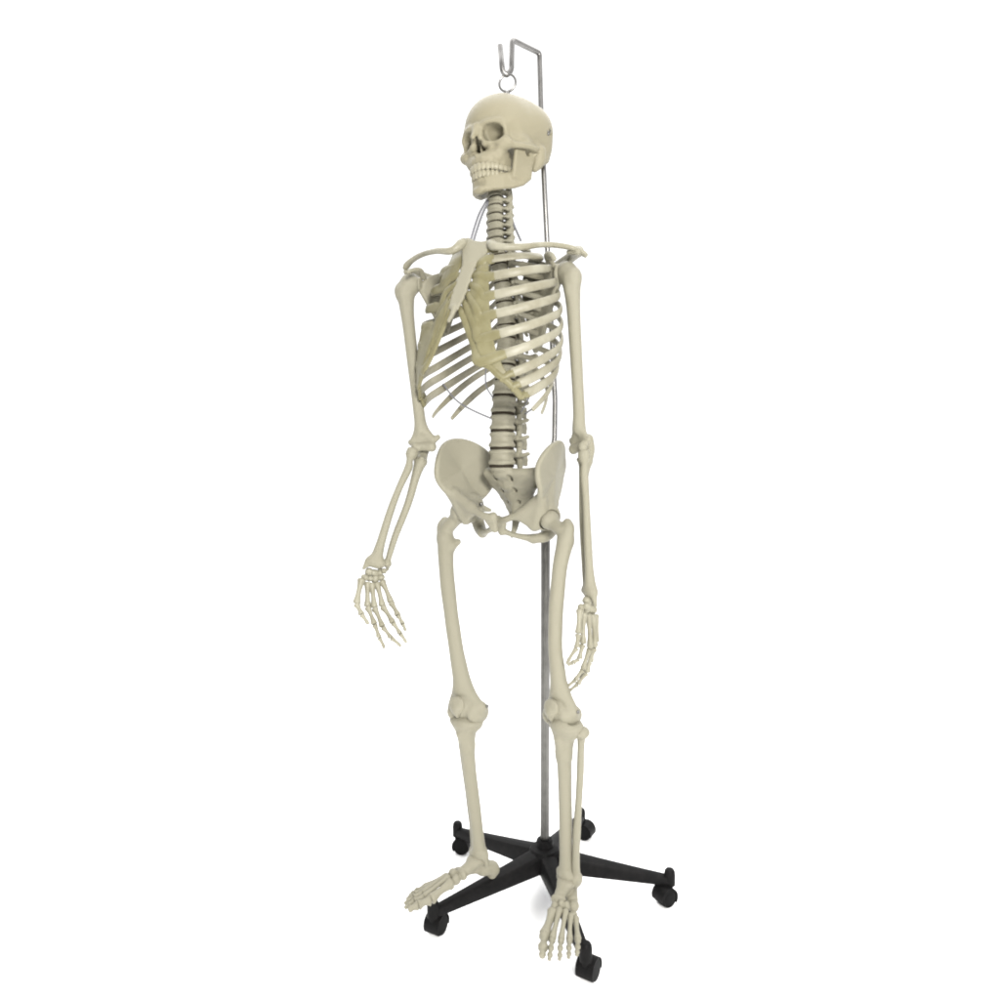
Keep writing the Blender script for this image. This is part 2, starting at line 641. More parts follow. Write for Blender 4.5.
SK = np.eye(4)
SKT, SKP, SKR, SKS = 40.5, -2.0, 1.0, 1.12
Mr = bframe(V(0, 0, 0), SKT, 0.001 * SKS, SKP, SKR)
Mr[:3, 2] *= 0.90
o = PLUMB + V(.004, 0, -.013) - Mr[:3, :3] @ V(0, 0, 117)
M_SK = Mr.copy()
M_SK[:3, 3] = o
skull = add('skull', build_skull(), M_SKULL, skeleton, M_SK)
add('jawbone', build_jaw(), M_SKULL, skull, M_SK)
add('upper_teeth', build_teeth(-46, 0, True), M_TEETH, skull, M_SK)
add('lower_teeth', build_teeth(-59, 0, False), M_TEETH, skull, M_SK)

# ring screwed into the crown
ring_c = P(507.5, 83, -0.07)
mb = MB()
a = np.linspace(0, 2 * math.pi, 41)[:-1]
rv = unit(V(1, -0.25, 0))
pts = [ring_c + (rv * math.cos(t) + V(0, 0, 1) * math.sin(t)) * 0.0178 for t in np.append(a, a[0] + 2 * math.pi)]
mb.sweep(pts, 0.0026, seg=10, cap=False, normal=np.cross(rv, V(0, 0, 1)))
mb.sweep([ring_c + V(0, 0, -.0165), ring_c + V(0, 0, -.019), ring_c + V(0, 0, -.028), PLUMB - V(0, 0, .03)], [0.003, 0.0055, 0.0052, 0.0058])
me = mb.build('ring')
add('hanging_ring', me, M_STEEL, skull)
# little hook that locks the skull cap
mb = MB()
lat = [xf(M_SK, p) for p in ((58, -32, 66), (66, -32, 62), (69, -31, 55), (71, -32, 47), (71, -29, 41), (70, -25, 44), (66, -25, 47))]
mb.sweep(spline(lat, 24), .0017, seg=8)
for p in ((64, -32, 67), (69, -28, 40)):
    mb.blob(xf(M_SK, p), .0036)
add('cap_latch', mb.build('latch'), M_STEELD, skull)


# ------------------------------------------------------------------ spine
def build_vertebra(kind):
    if kind == 'lumbar':
        s = SDF((-50, -82, -32), (50, 26, 30), 1.4)
        for z, r in ((-11.5, (24.5, 18.5)), (-9, (24, 18)), (0, (20.5, 15)), (9, (24, 18)), (11.5, (24.5, 18.5))):
            s.ell((0, 0, z), (r[0], r[1], 5.5), 4, pw=2.6)
        s.ell((0, 0, 0), (20.5, 15.5, 13), 3, pw=3)
        for g in (1, -1):
            s.cone((g * 13, -14, 5), (g * 13, -30, 4), 5.5, 5, 4)
            s.chain([(g * 14, -28, 3), (g * 26, -30, 4), (g * 35, -33, 7)], [5, 4.2, 3.4], 4)
            s.chain([(g * 15, -32, 16), (g * 14, -35, 2), (g * 12, -38, -18)], [5.5, 6, 5.5], 4)
            s.tri((g * 13, -32, 8), (g * 12, -36, -10), (0, -44, -3), 3.5, 4, 4, 4)
        s.tri((0, -42, 6), (0, -42, -10), (0, -72, -4), 3, 3.5, 3.5, 4)
        s.tri((0, -72, 4), (0, -42, -10), (0, -72, -14), 3, 3.5, 3.8, 4)
    elif kind == 'thoracic':
        s = SDF((-46, -74, -52), (46, 24, 26), 1.4)
        for z, r in ((-8.5, (17, 14.5)), (0, (14.5, 12.5)), (8.5, (17, 14.5))):
            s.ell((0, 0, z), (r[0], r[1], 5), 4, pw=2.6)
        s.ell((0, 0, 0), (14.5, 12.5, 11), 3, pw=3)
        for g in (1, -1):
            s.cone((g * 10, -10, 4), (g * 11, -26, 4), 4.5, 4.5, 4)
            s.chain([(g * 12, -26, 4), (g * 26, -33, 6), (g * 35, -38, 8)], [5, 4.2, 5], 4)
            s.chain([(g * 11, -27, 12), (g * 11, -30, -12)], [4.5, 4.5], 4)
            s.tri((g * 11, -28, 8), (g * 11, -30, -10), (0, -40, -6), 3, 3, 3.5, 4)
        s.chain([(0, -38, -4), (0, -52, -20), (0, -62, -36)], [4.5, 4, 3.6], 4)
    else:
        s = SDF((-36, -56, -22), (36, 20, 20), 1.1)
        for z, r in ((-4.5, (12.5, 9)), (0, (11, 8)), (4.5, (13, 9))):
            s.ell((0, 0, z), (r[0] * 1.12, r[1] * 1.1, 3.4), 3, pw=2.6)
        for g in (1, -1):
            s.chain([(g * 11, 0, 1), (g * 19, -4, 0), (g * 22, -8, -1)], [3.4, 3.0, 3.4], 2)
            s.chain([(g * 12, -12, 1), (g * 20, -8, -1)], [3.0, 3.2], 2)
            s.ball((g * 17, -4, 0.5), 2.2, 1, True)
            s.cone((g * 9, -6, 1), (g * 14, -18, 1), 3.6, 3.6, 3)
            s.chain([(g * 16, -16, 7), (g * 16, -20, -7)], [5.5, 5.5], 3)
            s.tri((g * 14, -20, 5), (g * 14, -22, -5), (0, -32, -1), 2.6, 2.6, 3, 3)
        s.chain([(0, -30, 0), (0, -46, -8)], [4, 3.6], 3)
    s.rough(0.35, 0.2, 7)
    return s.mesh('vertebra')


def build_disc():
    n, seg = 7, 28
    mb = MB()
    prof = [(0.30, -1), (0.90, -1), (0.985, -.6), (1.0, 0), (0.985, .6), (0.90, 1), (0.30, 1)]
    mb.lathe(prof, np.eye(4), seg)
    return mb.build('disc')


# boundaries between neighbouring vertebrae, read down the spine (pixel rows), with the column's forward offset
rows = [188, 196.5, 205, 213.5, 221.5, 230, 238, 246, 254.5, 263.5, 272.5, 282, 291.5, 302, 313, 325, 338, 351.5, 365, 380, 396, 414, 431, 448.5, 466]
fw = np.interp(rows, [188, 215, 246, 290, 330, 380, 420, 450, 466], [.044, .048, .046, .030, .020, .026, .034, .036, .036])
side = np.interp(rows, [188, 246, 320, 466], [-.010, -.008, 0.0, 0.0])
pts = []
for r, f, l in zip(rows, fw, side):
    y = (PL + F0 * f)[1]
    z = P(500, r, y)[2]
    pts.append(bp(l, f, z))
pts = np.array(pts)
base_v = {k: build_vertebra(k) for k in ('cervical', 'thoracic', 'lumbar')}
disc_me = build_disc()
HB = {'cervical': 16.0, 'thoracic': 27.0, 'lumbar': 34.0}
vert_pos = {}
protos = {}
dproto = None
for i in range(24):
    a, b = pts[i], pts[i + 1]
    kind = 'cervical' if i < 7 else 'thoracic' if i < 19 else 'lumbar'
    ht = np.linalg.norm(a - b)
    up = unit(a - b)
    c = (a + b) / 2
    F = unit(F0 - up * np.dot(F0, up))
    Lx = np.cross(up, F)
    if kind == 'cervical':
        w = 0.00122 + 0.00002 * i
    elif kind == 'thoracic':
        w = np.interp(i, [7, 10, 18], [0.00100, 0.00098, 0.00128])
    else:
        w = np.interp(i, [19, 23], [0.00104, 0.00117])
    zs = ht / HB[kind]
    M = frame(c, Lx * w, F * w, up * zs)
    if kind not in protos:
        protos[kind] = add('vertebra', base_v[kind], M_BONE, skeleton, M)
    else:
        dup(protos[kind], skeleton, M)
    vert_pos[i] = (c, Lx, F, up, w)
    # disc under it
    rx = {'cervical': 12.0, 'thoracic': 17.2, 'lumbar': 25.2}[kind] * w
    ry = {'cervical': 8.6, 'thoracic': 14.8, 'lumbar': 19.2}[kind] * w
    hz = {'cervical': 1.3, 'thoracic': 1.9, 'lumbar': 3.1}[kind] * 0.001
    M = frame(b, Lx * rx, F * ry, up * hz)
    if dproto is None:
        dproto = add('spinal_disc', disc_me, M_DISC, skeleton, M)
    else:
        dup(dproto, skeleton, M)

# dark tube added in the canal so see-through gaps look shaded
canal_tube = [vert_pos[i][0] - vert_pos[i][2] * vert_pos[i][4] * (15 if i < 7 else 21 if i < 19 else 23) for i in range(24)]
mb = MB()
mb.sweep(spline(canal_tube, 90), .0058, seg=12)
add('dark_canal_tube', mb.build('canal_tube'), M_CANAL, skeleton)

# ------------------------------------------------------------------ rib cage
def zrow(row, f):
    return P(500, row, (PL + F0 * f)[1])[2]


# breastbone
ST_TOP, ST_BOT = bp(0.023, .138, zrow(246, .138)), bp(0.003, .186, zrow(309, .186))
up = unit(ST_TOP - ST_BOT)
Fs = body(26)[1]
Fs = unit(Fs - up * np.dot(Fs, up))
Ls = np.cross(up, Fs)
M_ST = frame(ST_TOP, Ls * .001, Fs * .001, up * (np.linalg.norm(ST_TOP - ST_BOT) / 140.0))


def build_sternum():
    s = SDF((-42, -14, -176), (42, 14, 16), 1.3)
    s.slab([(-25, 0, 5), (-9, 0, 0), (9, 0, 0), (25, 0, 5), (24, 0, -20), (12, 0, -44), (-12, 0, -44), (-24, 0, -20)],
           [5.5, 5, 5, 5.5, 4.5, 4, 4, 4.5], (0, 0, -22), 4.5, 4)
    w = [(-46, 11), (-52, 9.5), (-59, 11.6), (-66, 9), (-74, 10), (-80, 12.2), (-87, 9.6), (-95, 10.4), (-101, 12.8), (-108, 10.2), (-116, 11.6), (-124, 9.4), (-138, 8)]

    def go():
        for (z0, w0), (z1, w1) in zip(w[:-1], w[1:]):
            s.tri((-w0, 0, z0), (w0, 0, z0), (-w1, 0, z1), 4, 4, 4, 0)
            s.tri((w0, 0, z0), (-w1, 0, z1), (w1, 0, z1), 4, 4, 4, 0)
    s._group(4, go)
    s.chain([(0, -1, -136), (1, -1, -152), (0, 1, -166)], [7, 5, 3.5], 4)
    s.ell((0, 5, -45.5), (30, 2.5, 1.3), 2, True)
    s.rough(0.9, 0.12, 11)
    return s.mesh('breastbone')


add('breastbone', build_sternum(), M_BONE, skeleton, M_ST)

# (vertebra index, half width, depth centre, half depth, row drop back->side, drop side->front, end angle)
RIB = {}
ccj_rows_left = [257, 262, 277, 296, 316, 336, 356, 374, 384, 392]
for n in range(12):
    vi = 7 + n
    c, Lx, F, up, w = vert_pos[vi]
    RIB[n] = (c, Lx, F, up, w)

A_ = [.070, .108, .130, .143, .151, .156, .158, .157, .153, .146, .135, .120]
E_ = [134, 150, 152, 152, 150, 146, 140, 133, 127, 118, 106, 82]
ROW_ = [248, 259, 276, 295, 314, 334, 354, 373, 384, 394]
D_ = [.026, .044, .060, .075, .088, .100, .112, .122, .124, .120, .128, .100]     # total fall from spine to end
ST_F = [.140, .148, .156, .164, .172, .180, .186, .186, .182, .176, .170, .165]
ccj = {}
for n in range(12):
    c, Lx, F, up, w = RIB[n]
    f_sp = float(np.dot(c - PL, F0))
    f_back = f_sp - .050 - .012 * math.sin(n / 11 * math.pi)
    f_front = ST_F[n]
    fc, b = (f_back + f_front) / 2, (f_front - f_back) / 2
    if n < 10:
        pe = math.radians(E_[n])
        q = PL + L0 * A_[n] * math.sin(pe) ** .82 + F0 * (fc + b * abs(math.cos(pe)) ** .92)
        D_[n] = c[2] + .006 - P(500, ROW_[n], q[1])[2]
    for g in (1, -1):
        head = c + Lx * g * .017 - F * .010 + V(0, 0, .006)
        ph = np.radians(np.linspace(22, E_[n], 26))
        path = []
        zc = c[2] + .006
        aw = A_[n] * (1.09 if g < 0 else 1.0)
        for p in ph:
            x = (1 - math.cos(p)) / 2
            xe = (1 - math.cos(ph[-1])) / 2
            se = np.sign(math.sin(p)) * abs(math.sin(p)) ** 0.82
            ce = np.sign(math.cos(p)) * abs(math.cos(p)) ** 0.92
            l = aw * se
            f = fc - b * ce
            z = zc - D_[n] * (x / xe) ** (0.66 if n < 10 else 0.9)
            path.append(PL + L0 * g * l + F0 * f + V(0, 0, z))
        tp = c + Lx * g * .034 - F * .036 + V(0, 0, .004)
        path = np.array(path)
        k = 2
        full = spline(np.vstack([head, c + Lx * g * .026 - F * .024 + V(0, 0, .006), path[k::3] if (len(path) - 1 - k) % 3 == 0 else np.vstack([path[k::3], path[-1]])]), 44)
        cen = PL + F0 * fc
        nrm = []
        for q in full:
            d = (q - cen)
            d[2] = 0
            lcomp, fcomp = np.dot(d, L0), np.dot(d, F0)
            nrm.append(unit(L0 * lcomp / A_[n] ** 2 + F0 * fcomp / b ** 2 + V(0, 0, .10 / A_[n] * 0.2 + (2.0 if n == 0 else 0.6 if n == 1 else 0) / A_[n])))
        t = np.linspace(0, 1, len(full))
        hgt = np.interp(t, [0, .05, .12, .3, .6, .9, 1], [.0048, .0046, .0056, .0074, .0084, .0092, .0092])
        thk = np.interp(t, [0, .05, .2, .6, 1], [.0045, .0040, .0040, .0034, .0032])
        if n >= 10:
            hgt = hgt * np.interp(t, [0, .6, 1], [1, .85, .45])
            thk = thk * np.interp(t, [0, .6, 1], [1, .9, .6])
        mb = MB()
        mb.sweep(full, hgt, thk, normal=np.array(nrm), seg=12)
        rib = add('rib', mb.build('rib'), M_BONE, skeleton)
        ccj[(n, g)] = (full[-1], unit(full[-1] - full[-3]), nrm[-1], rib, full)

# cartilages from rib ends to the breastbone
st_at = lambda g, k: xf(M_ST, (g * (23, 13, 13, 14, 14, 13, 9)[k], -4, (-12, -46, -66, -84, -102, -120, -134)[k]))
arch_pt = {}
for n in range(10):
    for g in (1, -1):
        e, tdir, nrm, rib, full = ccj[(n, g)]
        if n < 7:
            q = st_at(g, n)
            d = np.linalg.norm(q - e)
            mid1 = e + tdir * d * .35
            if n >= 4:
                mid2 = q + (e - q) * .42 + V(0, 0, -.012 * (n - 3)) + F0 * .010
            else:
                mid2 = q + (e - q) * .40 + F0 * .006
            path = spline([e - tdir * .004, e + tdir * .006, mid1, mid2, q], 22)
            arch_pt[(n, g)] = path
            if g < 0 and n > 0:
                path = np.vstack([full[-17 if n < 5 else -13:-1:2], path])
        else:
            prev = arch_pt[(n - 1, g)]
            q = prev[int(len(prev) * (.46 if n == 7 else .50))] + V(0, 0, -.004)
            d = np.linalg.norm(q - e)
            path = spline([e - tdir * .004, e + tdir * .006, e + tdir * d * .34, q + (e - q) * .28, q], 20)
            arch_pt[(n, g)] = path
        m = len(path)
        nn = np.array([unit(F0 * .7 + L0 * g * .5 * (1 - i / m) + V(0, 0, .15)) for i in range(m)])
        h = np.interp(np.linspace(0, 1, m), [0, .12, .4, 1], [.0098, .0102 if n < 7 else .0075, .0118 if n < 7 else .0072, .0065])
        mb = MB()
        mb.sweep(path, h, .0040, normal=nn, seg=12)
        add('rib_cartilage', mb.build('cartilage'), M_CART, rib)


# thin rubber web between the cartilages; on the far side it wraps round over the rib ends
for g, t0, span in ((1, .30, range(1, 10)), (-1, .25, range(0, 3)), (-1, .0, range(4, 10))):
    rows_ = []
    for n in span:
        pth = arch_pt[(n, g)]
        if g < 0 and n > 3:
            rf = ccj[(n, g)][4]
            pth = np.vstack([rf[27 if n < 6 else 31 if n == 6 else 36:-1:2], pth])
            tt = np.linspace(0, .96, 16)
        else:
            tt = np.linspace(t0, .94, 16)
        m = len(pth) - 1
        row = []
        for t in tt:
            x = t * m
            i = min(int(x), m - 1)
            p = pth[i] + (pth[i + 1] - pth[i]) * (x - i)
            d = p - (PL + F0 * .08)
            d[2] = 0
            row.append(p + unit(d) * (.0035 if g < 0 else .0015))
        rows_.append(row)
    v = [p for r in rows_ for p in r]
    f = []
    for a in range(len(rows_) - 1):
        for b in range(15):
            f.append((a * 16 + b, a * 16 + b + 1, (a + 1) * 16 + b + 1, (a + 1) * 16 + b))
    o = add('cartilage_web', mesh('web', v, f), M_CART, skeleton)
    md = o.modifiers.new('subdivision', 'SUBSURF')
    md.levels = md.render_levels = 1
    md = o.modifiers.new('thickness', 'SOLIDIFY')
    md.thickness = .0022
    md.offset = 0


# ------------------------------------------------------------------ shoulders
SH_R, SH_L = P(408, 287, -.05), P(569, 275, -.165)
AC_R, AC_L = P(404, 262, -.04), P(587, 257, -.165)


def build_scapula(g):
    s = SDF((-112, -76, -138), (50, 58, 60), 1.5)
    sup, root, inf = V(-74, -30, 42), V(-92, -38, 0), V(-62, -30, -122)
    lat = V(-10, -4, -20)
    neck = V(-16, -6, 4)
    s.slab([sup, root, (-84, -38, -50), inf, (-52, -28, -112), (-30, -14, -62), lat, neck, (-30, -10, 24), (-52, -20, 36)],
           [3, 3.4, 3.2, 5, 5, 5, 6, 7, 3, 2.6], V(-52, -30, -26), 2.2, 4)
    s.ell((-5, 0, 0), (6, 13, 19), 5)
    s.ell((5, 0, 0), (6, 11, 16), 2, True)
    sp = [V(-90, -42, 6), V(-60, -52, 20), V(-28, -50, 30), V(2, -40, 38), V(22, -20, 38), V(30, 0, 32)]
    for i in range(2):
        s.tri(sp[i], sp[i + 1], V(-88, -38, 4) if i == 0 else V(-56, -28, 12), 3.6, 4.2, 2.6, 4)
        s.tri(sp[i + 1], V(-88, -38, 4) if i == 0 else V(-56, -28, 12), V(-56, -28, 12) if i == 0 else V(-24, -14, 12), 4.2, 2.6, 2.6, 4)
    s.tri(sp[2], sp[3], V(-24, -14, 12), 4.2, 4, 3, 4)
    s.chain([p + (0, 0, 3) for p in sp[2:]], [7.5, 9, 9.5, 6.5], 5)
    s.tri(sp[3], sp[4], V(14, -16, 38), 5, 6, 4.5, 4)
    s.tri(sp[4], sp[5], V(14, 0, 36), 6, 5, 4.5, 4)
    s.chain([(-16, 4, 18), (-14, 22, 28), (0, 38, 22), (8, 44, 14)], [7, 6.5, 5.5, 4.5], 4)
    s.rough(0.5, 0.12, 13)
    return s.mesh('shoulder_blade')


scap_me = build_scapula(1)
for g, sh, ac, th in ((1, SH_L, AC_L, 30), (-1, SH_R, AC_R, 8)):
    L, F = body(th)
    gl = sh - L * g * (.018 if g > 0 else .022) + V(0, 0, .004)
    q = (.00122, .0012, .00116) if g > 0 else (.00088, .0012, .00082)
    a = math.radians(0)
    X, U = L * g * math.cos(a) + V(0, 0, 1) * math.sin(a), V(0, 0, 1) * math.cos(a) - L * g * math.sin(a)
    M = frame(gl, X * q[0], F * q[1], U * q[2])
    add('shoulder_blade', scap_me, M_BONE, skeleton, M)

# collarbones
man_l, man_r = xf(M_ST, (28, 2, 2)), xf(M_ST, (-28, 2, 2))
for g, s0, rowpts in ((-1, man_r, [(452, 250.5, -.19), (436, 251, -.16), (421, 255, -.10), (410, 262, -.065), (404.5, 269, -.05)]),
                      (1, man_l, [(497, 246.5, -.225), (520, 247, -.225), (545, 244.5, -.195), (568, 247, -.178), (581, 252, -.17), (587, 256.5, -.168)])):
    path = spline([s0] + [P(*q) for q in rowpts], 30)
    t = np.linspace(0, 1, 30)
    ra = np.interp(t, [0, .06, .18, .45, .7, .92, 1], [.007, .0098, .0075, .0058, .0068, .0088, .005])
    rb = np.interp(t, [0, .06, .18, .45, .7, .92, 1], [.007, .0105, .0075, .0056, .0052, .0052, .004])
    mb = MB()
    mb.sweep(path, ra, rb, normal=V(0, 0, 1), seg=14)
    add('collarbone', mb.build('collarbone'), M_BONE, skeleton)


# ------------------------------------------------------------------ arms
def build_humerus():
    s = SDF((-50, -38, -345), (50, 38, 36), 1.6)          # x: lateral, y: depends on side, z up; length 320
    s.ell((-6, 0, 4), (23, 22, 22), 4)
    s.ell((17, 0, -8), (13, 15, 18), 6)
    s.chain([(10, 12, -8), (8, 12, -34)], [6, 4], 5)
    s.chain([(6, 0, -8), (7, 0, -46), (6, 0, -90), (4, 0, -170), (2, 0, -240), (0, 2, -280)], [20, 15.5, 13, 12, 12, 13], 8)
    s.tri((0, 2, -270), (-24, 1, -300), (22, 1, -300), 8, 6.5, 6, 8)
    s.cone((-20, 1, -304), (-34, -2, -297), 7, 5.5, 5)
    s.cone((18, 1, -304), (27, 0, -300), 7.5, 5, 5)
    s.cone((-20, 4, -314), (-4, 4, -312), 10.5, 8, 3)
    s.cone((-4, 4, -312), (6, 4, -312), 8, 8.5, 3)
    s.ball((14, 6, -312), 10, 3)
    s.ell((-3, 14, -296), (10, 7, 8), 4, True)
    s.ell((-3, -9, -297), (10, 8, 9), 4, True)
    s.rough(0.3, 0.05, 17)
    return s.mesh('humerus')


def build_radius():
    s = SDF((-30, -24, -262), (30, 24, 12), 1.4)           # length 240
    s.cone((0, 0, -2), (0, 0, -9), 9.5, 9.5, 2)
    s.ell((0, 0, 6), (8, 8, 5), 3, True)
    s.chain([(0, 0, -9), (0, 0, -22), (-2, 0, -38), (2, 1, -80), (4, 2, -130), (3, 1, -190), (2, 0, -218)], [7.5, 5.5, 6.8, 6, 6.3, 7, 9], 5)
    s.ell((1, 0, -231), (16, 11, 13), 6)
    s.cone((12, 0, -236), (15, 0, -249), 6, 3.5, 4)
    s.ell((0, 0, -252), (14, 9, 9), 3, True)
    s.rough(0.25, 0.06, 19)
    return s.mesh('radius')


def build_ulna():
    s = SDF((-26, -34, -262), (26, 28, 34), 1.4)           # length 250, trochlear notch at 0
    s.chain([(0, -12, 22), (0, -15, 4), (0, -9, -14)], [9.5, 8.5, 10], 6)
    s.chain([(0, -4, -16), (0, 5, -13)], [9, 4], 4)
    s.ell((0, 6, 6), (18, 12, 13), 3, True)
    s.chain([(0, -6, -20), (0, -2, -50), (-2, 0, -110), (1, 1, -180), (0, 0, -232)], [10, 7.4, 6.2, 5.4, 4.8], 6)
    s.ell((0, 0, -238), (8, 8, 8), 4)
    s.cone((-3, -5, -240), (-4, -6, -250), 4, 2.5, 3)
    s.rough(0.25, 0.06, 23)
    return s.mesh('ulna')


hum_me, rad_me, uln_me = build_humerus(), build_radius(), build_ulna()


def mirrored(me):
    m = me.copy()
    m.flip_normals()
    return m


def mframe(A, B, length, lat, fwd, cross=1.0):
    """z up along B->A, x towards lat, y towards fwd (either handedness)"""
    z = unit(A - B)
    x = unit(lat - z * np.dot(lat, z))
    y = np.cross(z, x)
    if np.dot(y, fwd) < 0:
        y = -y
    k = np.linalg.norm(A - B) / length
    return frame(A, x * 0.001 * cross, y * 0.001 * cross, z * k)


def put(name, me, M, parent=skeleton, mat=M_BONE):
    return add(name, me, mat, parent, M)


EL_R, EL_L = P(423, 447, -.085), P(581, 447, -.175)
WR_R, WR_L = P(377, 569, -.145), P(588.5, 600, -.19)
# right arm: the elbow's inner knob points to the camera's right
lat_r, lat_l = -body(12)[0], body(60)[0]
M = mframe(SH_R, EL_R, 312, lat_r, body(12)[1], 1.02)
put('humerus', hum_me, M)
M = mframe(SH_L, EL_L, 312, lat_l, body(60)[1], 1.0)
put('humerus', hum_me, M)
# forearms
M = mframe(P(413, 450, -.09), P(374.5, 568, -.15), 243, V(-1, -.2, 0), V(0, -1, 0), 1.3)
put('radius', rad_me, M)
M = mframe(P(423.5, 453, -.085), P(386, 566, -.135), 243, V(-1, -.2, 0), V(0, -1, 0), 1.3)
put('ulna', uln_me, M)
M = mframe(P(584, 451.5, -.185), P(590, 598, -.20), 243, V(.4, -1, 0), V(-.9, -.5, 0), 1.25)
put('radius', rad_me, M)
M = mframe(P(581.5, 452, -.165), P(586, 593, -.175), 243, V(.4, -1, 0), V(-.9, -.5, 0), 1.25)
put('ulna', uln_me, M)


# ------------------------------------------------------------------ hands
def carpals(cells, seed):
    rng = np.random.default_rng(seed)
    mb = MB()
    for (p, r) in cells:
        rot = np.array(Matrix.Rotation(rng.random() * 3, 3, 'Z') @ Matrix.Rotation(rng.random() * 3, 3, 'X'))
        mb.blob(p, V(r, r * .86, r * 1.1) * 1.25, rot=rot, rng=rng)
    return mb.build('wrist_bones')


def digit(pts, rads, name, k=1.42):
    mb = MB()
    for i in range(len(pts) - 1):
        a, b = pts[i], pts[i + 1]
        d = unit(b - a)
        mb.knuckle(a + d * .0002, b - d * .0002, rads[i] * k, head=1.42 if i < len(pts) - 2 else 0.95, base=1.52)
    return mb.build(name)


yh = -.15
cells = [(P(x, y, yh + dy), r) for x, y, dy, r in (
    (369, 572, 0, .0068), (374.5, 572.5, .004, .0068), (380, 572, .008, .0062), (384, 571, .004, .0048),
    (365, 577.5, -.006, .0060), (370, 578.5, 0, .0058), (375, 578.5, .004, .0070), (380.5, 577.5, .006, .0064))]
hand = add('hand', carpals(cells, 3), M_BONE, skeleton)
fing = [
    [(362, 578.5, -.165), (356.5, 604, -.185), (361.5, 614.5, -.195), (368.5, 624.5, -.20)],
    [(367.5, 582, -.155), (367.5, 607, -.175), (374.5, 624.5, -.195), (379, 637.5, -.20), (384.5, 648.5, -.197)],
    [(371.5, 583, -.152), (374.5, 608, -.172), (382.5, 627, -.195), (391, 638, -.20), (401, 646.5, -.195)],
    [(376.5, 582.5, -.148), (382.5, 606.5, -.165), (393, 623, -.188), (400, 633.5, -.195), (406.5, 643, -.19)],
    [(381.5, 580.5, -.143), (391, 602.5, -.158), (398, 615.5, -.175), (402.5, 623.5, -.18), (405.5, 631, -.178)]]
for f in fing:
    r = [.0040, .0036, .0030, .0026] if len(f) == 5 else [.0044, .0038, .0030]
    add('finger', digit([P(*q) for q in f], r, 'finger'), M_BONE, hand)

yh = -.20
cells = [(P(x, y - 4, yh + dy), r) for x, y, dy, r in (
    (587, 605, -.008, .0072), (590, 606, .006, .0075), (593, 608, .012, .0068), (586.5, 610.5, -.016, .0062),
    (585.5, 613, -.006, .0066), (589.5, 612, .004, .0075), (593, 614, .010, .0070), (581, 611.5, -.018, .0058))]
hand = add('hand', carpals(cells, 5), M_BONE, skeleton)
fing = [
    [(580, 613, -.22), (578.5, 637, -.235), (577, 650, -.24), (566.5, 666, -.245)],
    [(584, 616, -.212), (583, 647, -.225), (579.5, 661, -.23), (573, 664.5, -.23), (567.5, 667, -.228)],
    [(588, 617, -.202), (590, 651, -.210), (583, 671, -.215), (575.5, 681, -.215), (567.5, 687.5, -.212)],
    [(592, 617.5, -.192), (594.5, 650, -.196), (587, 674, -.20), (578, 685, -.20), (569, 692, -.198)],
    [(595.5, 618, -.182), (596, 645, -.182), (590.5, 664, -.185), (585.5, 673, -.185), (580, 680, -.184)]]
for i, f in enumerate(fing):
    r = [.0040, .0036, .0030, .0026] if i else [.0044, .0038, .0030]
    add('finger', digit([P(q[0], q[1] - 4 + max(0, q[1] - 620) * .05, q[2]) for q in f], r, 'finger', 1.32), M_BONE, hand)


# ------------------------------------------------------------------ pelvis
def build_hip():
    s = SDF((-12, -100, -92), (162, 86, 166), 1.5)
    A = V(92, 0, 26)
    rim = [V(108, 32, 38), V(124, 46, 60), V(127, 54, 80), V(126, 52, 104), V(126, 38, 124), V(125, 18, 139), V(118, -6, 147), V(106, -30, 147), V(88, -54, 138),
           V(70, -72, 120), V(60, -82, 98), V(56, -80, 80), V(58, -70, 56), V(66, -52, 36), V(78, -30, 24)]
    rr = [8, 6, 6.5, 6, 5.6, 5.6, 5.6, 5.6, 5.6, 6, 6.5, 6.5, 7, 8, 10]
    pts = rim + [A]
    rads = rr + [15]
    m = len(pts)
    q = np.hstack([np.array(pts), np.array(rads, float)[:, None]])
    q = spline(np.vstack([q[-2:], q, q[:3]]), (m + 4) * 4 + 1)[8:8 + m * 4]
    s.slab([r[:3] for r in q], [r[3] for r in q], V(104, -10, 84), 4.2, 10)

    s.ball((88, 0, 2), 29, 10)                                       # socket mass
    s.ell((72, -4, 8), (18, 26, 28), 10)
    s.tri((80, -30, 26), (100, 30, 40), (62, 40, 12), 8, 8, 8, 8)
    s.tri((80, -30, 26), (62, 40, 12), (78, -22, -8), 8, 8, 9, 8)
    s.tri((106, 28, 38), (56, 43, 4), (80, 24, -16), 9, 8, 9, 8)
    s.tri((106, 28, 38), (80, 24, -16), (98, 18, 8), 9, 9, 9, 8)
    s.chain([(78, 20, 12), (58, 42, 8), (34, 56, -2), (12, 58, -8)], [12, 8, 7, 9], 8)       # upper pubic branch
    s.tri((10, 58, -2), (10, 50, -32), (22, 54, -14), 7, 6, 6, 5)
    s.chain([(12, 50, -28), (32, 32, -38), (52, 4, -46)], [6, 5.5, 8], 6)                    # lower branch
    s.chain([(80, -22, -6), (76, -30, -24), (66, -20, -42), (54, 2, -47)], [16, 13, 12, 9], 8)  # sit bone
    s.cone((70, -40, 2), (56, -52, -4), 8, 3.5, 6)                   # spine of the sit bone
    s.ball((99, 4, -3), 22.5, 3, True)
    s.ell((48, 26, -21), (20, 23, 14), 3, True, rz=-50)              # opening
    s.rough(0.3, 0.05, 29)
    return s.mesh('hip_bone', 8)


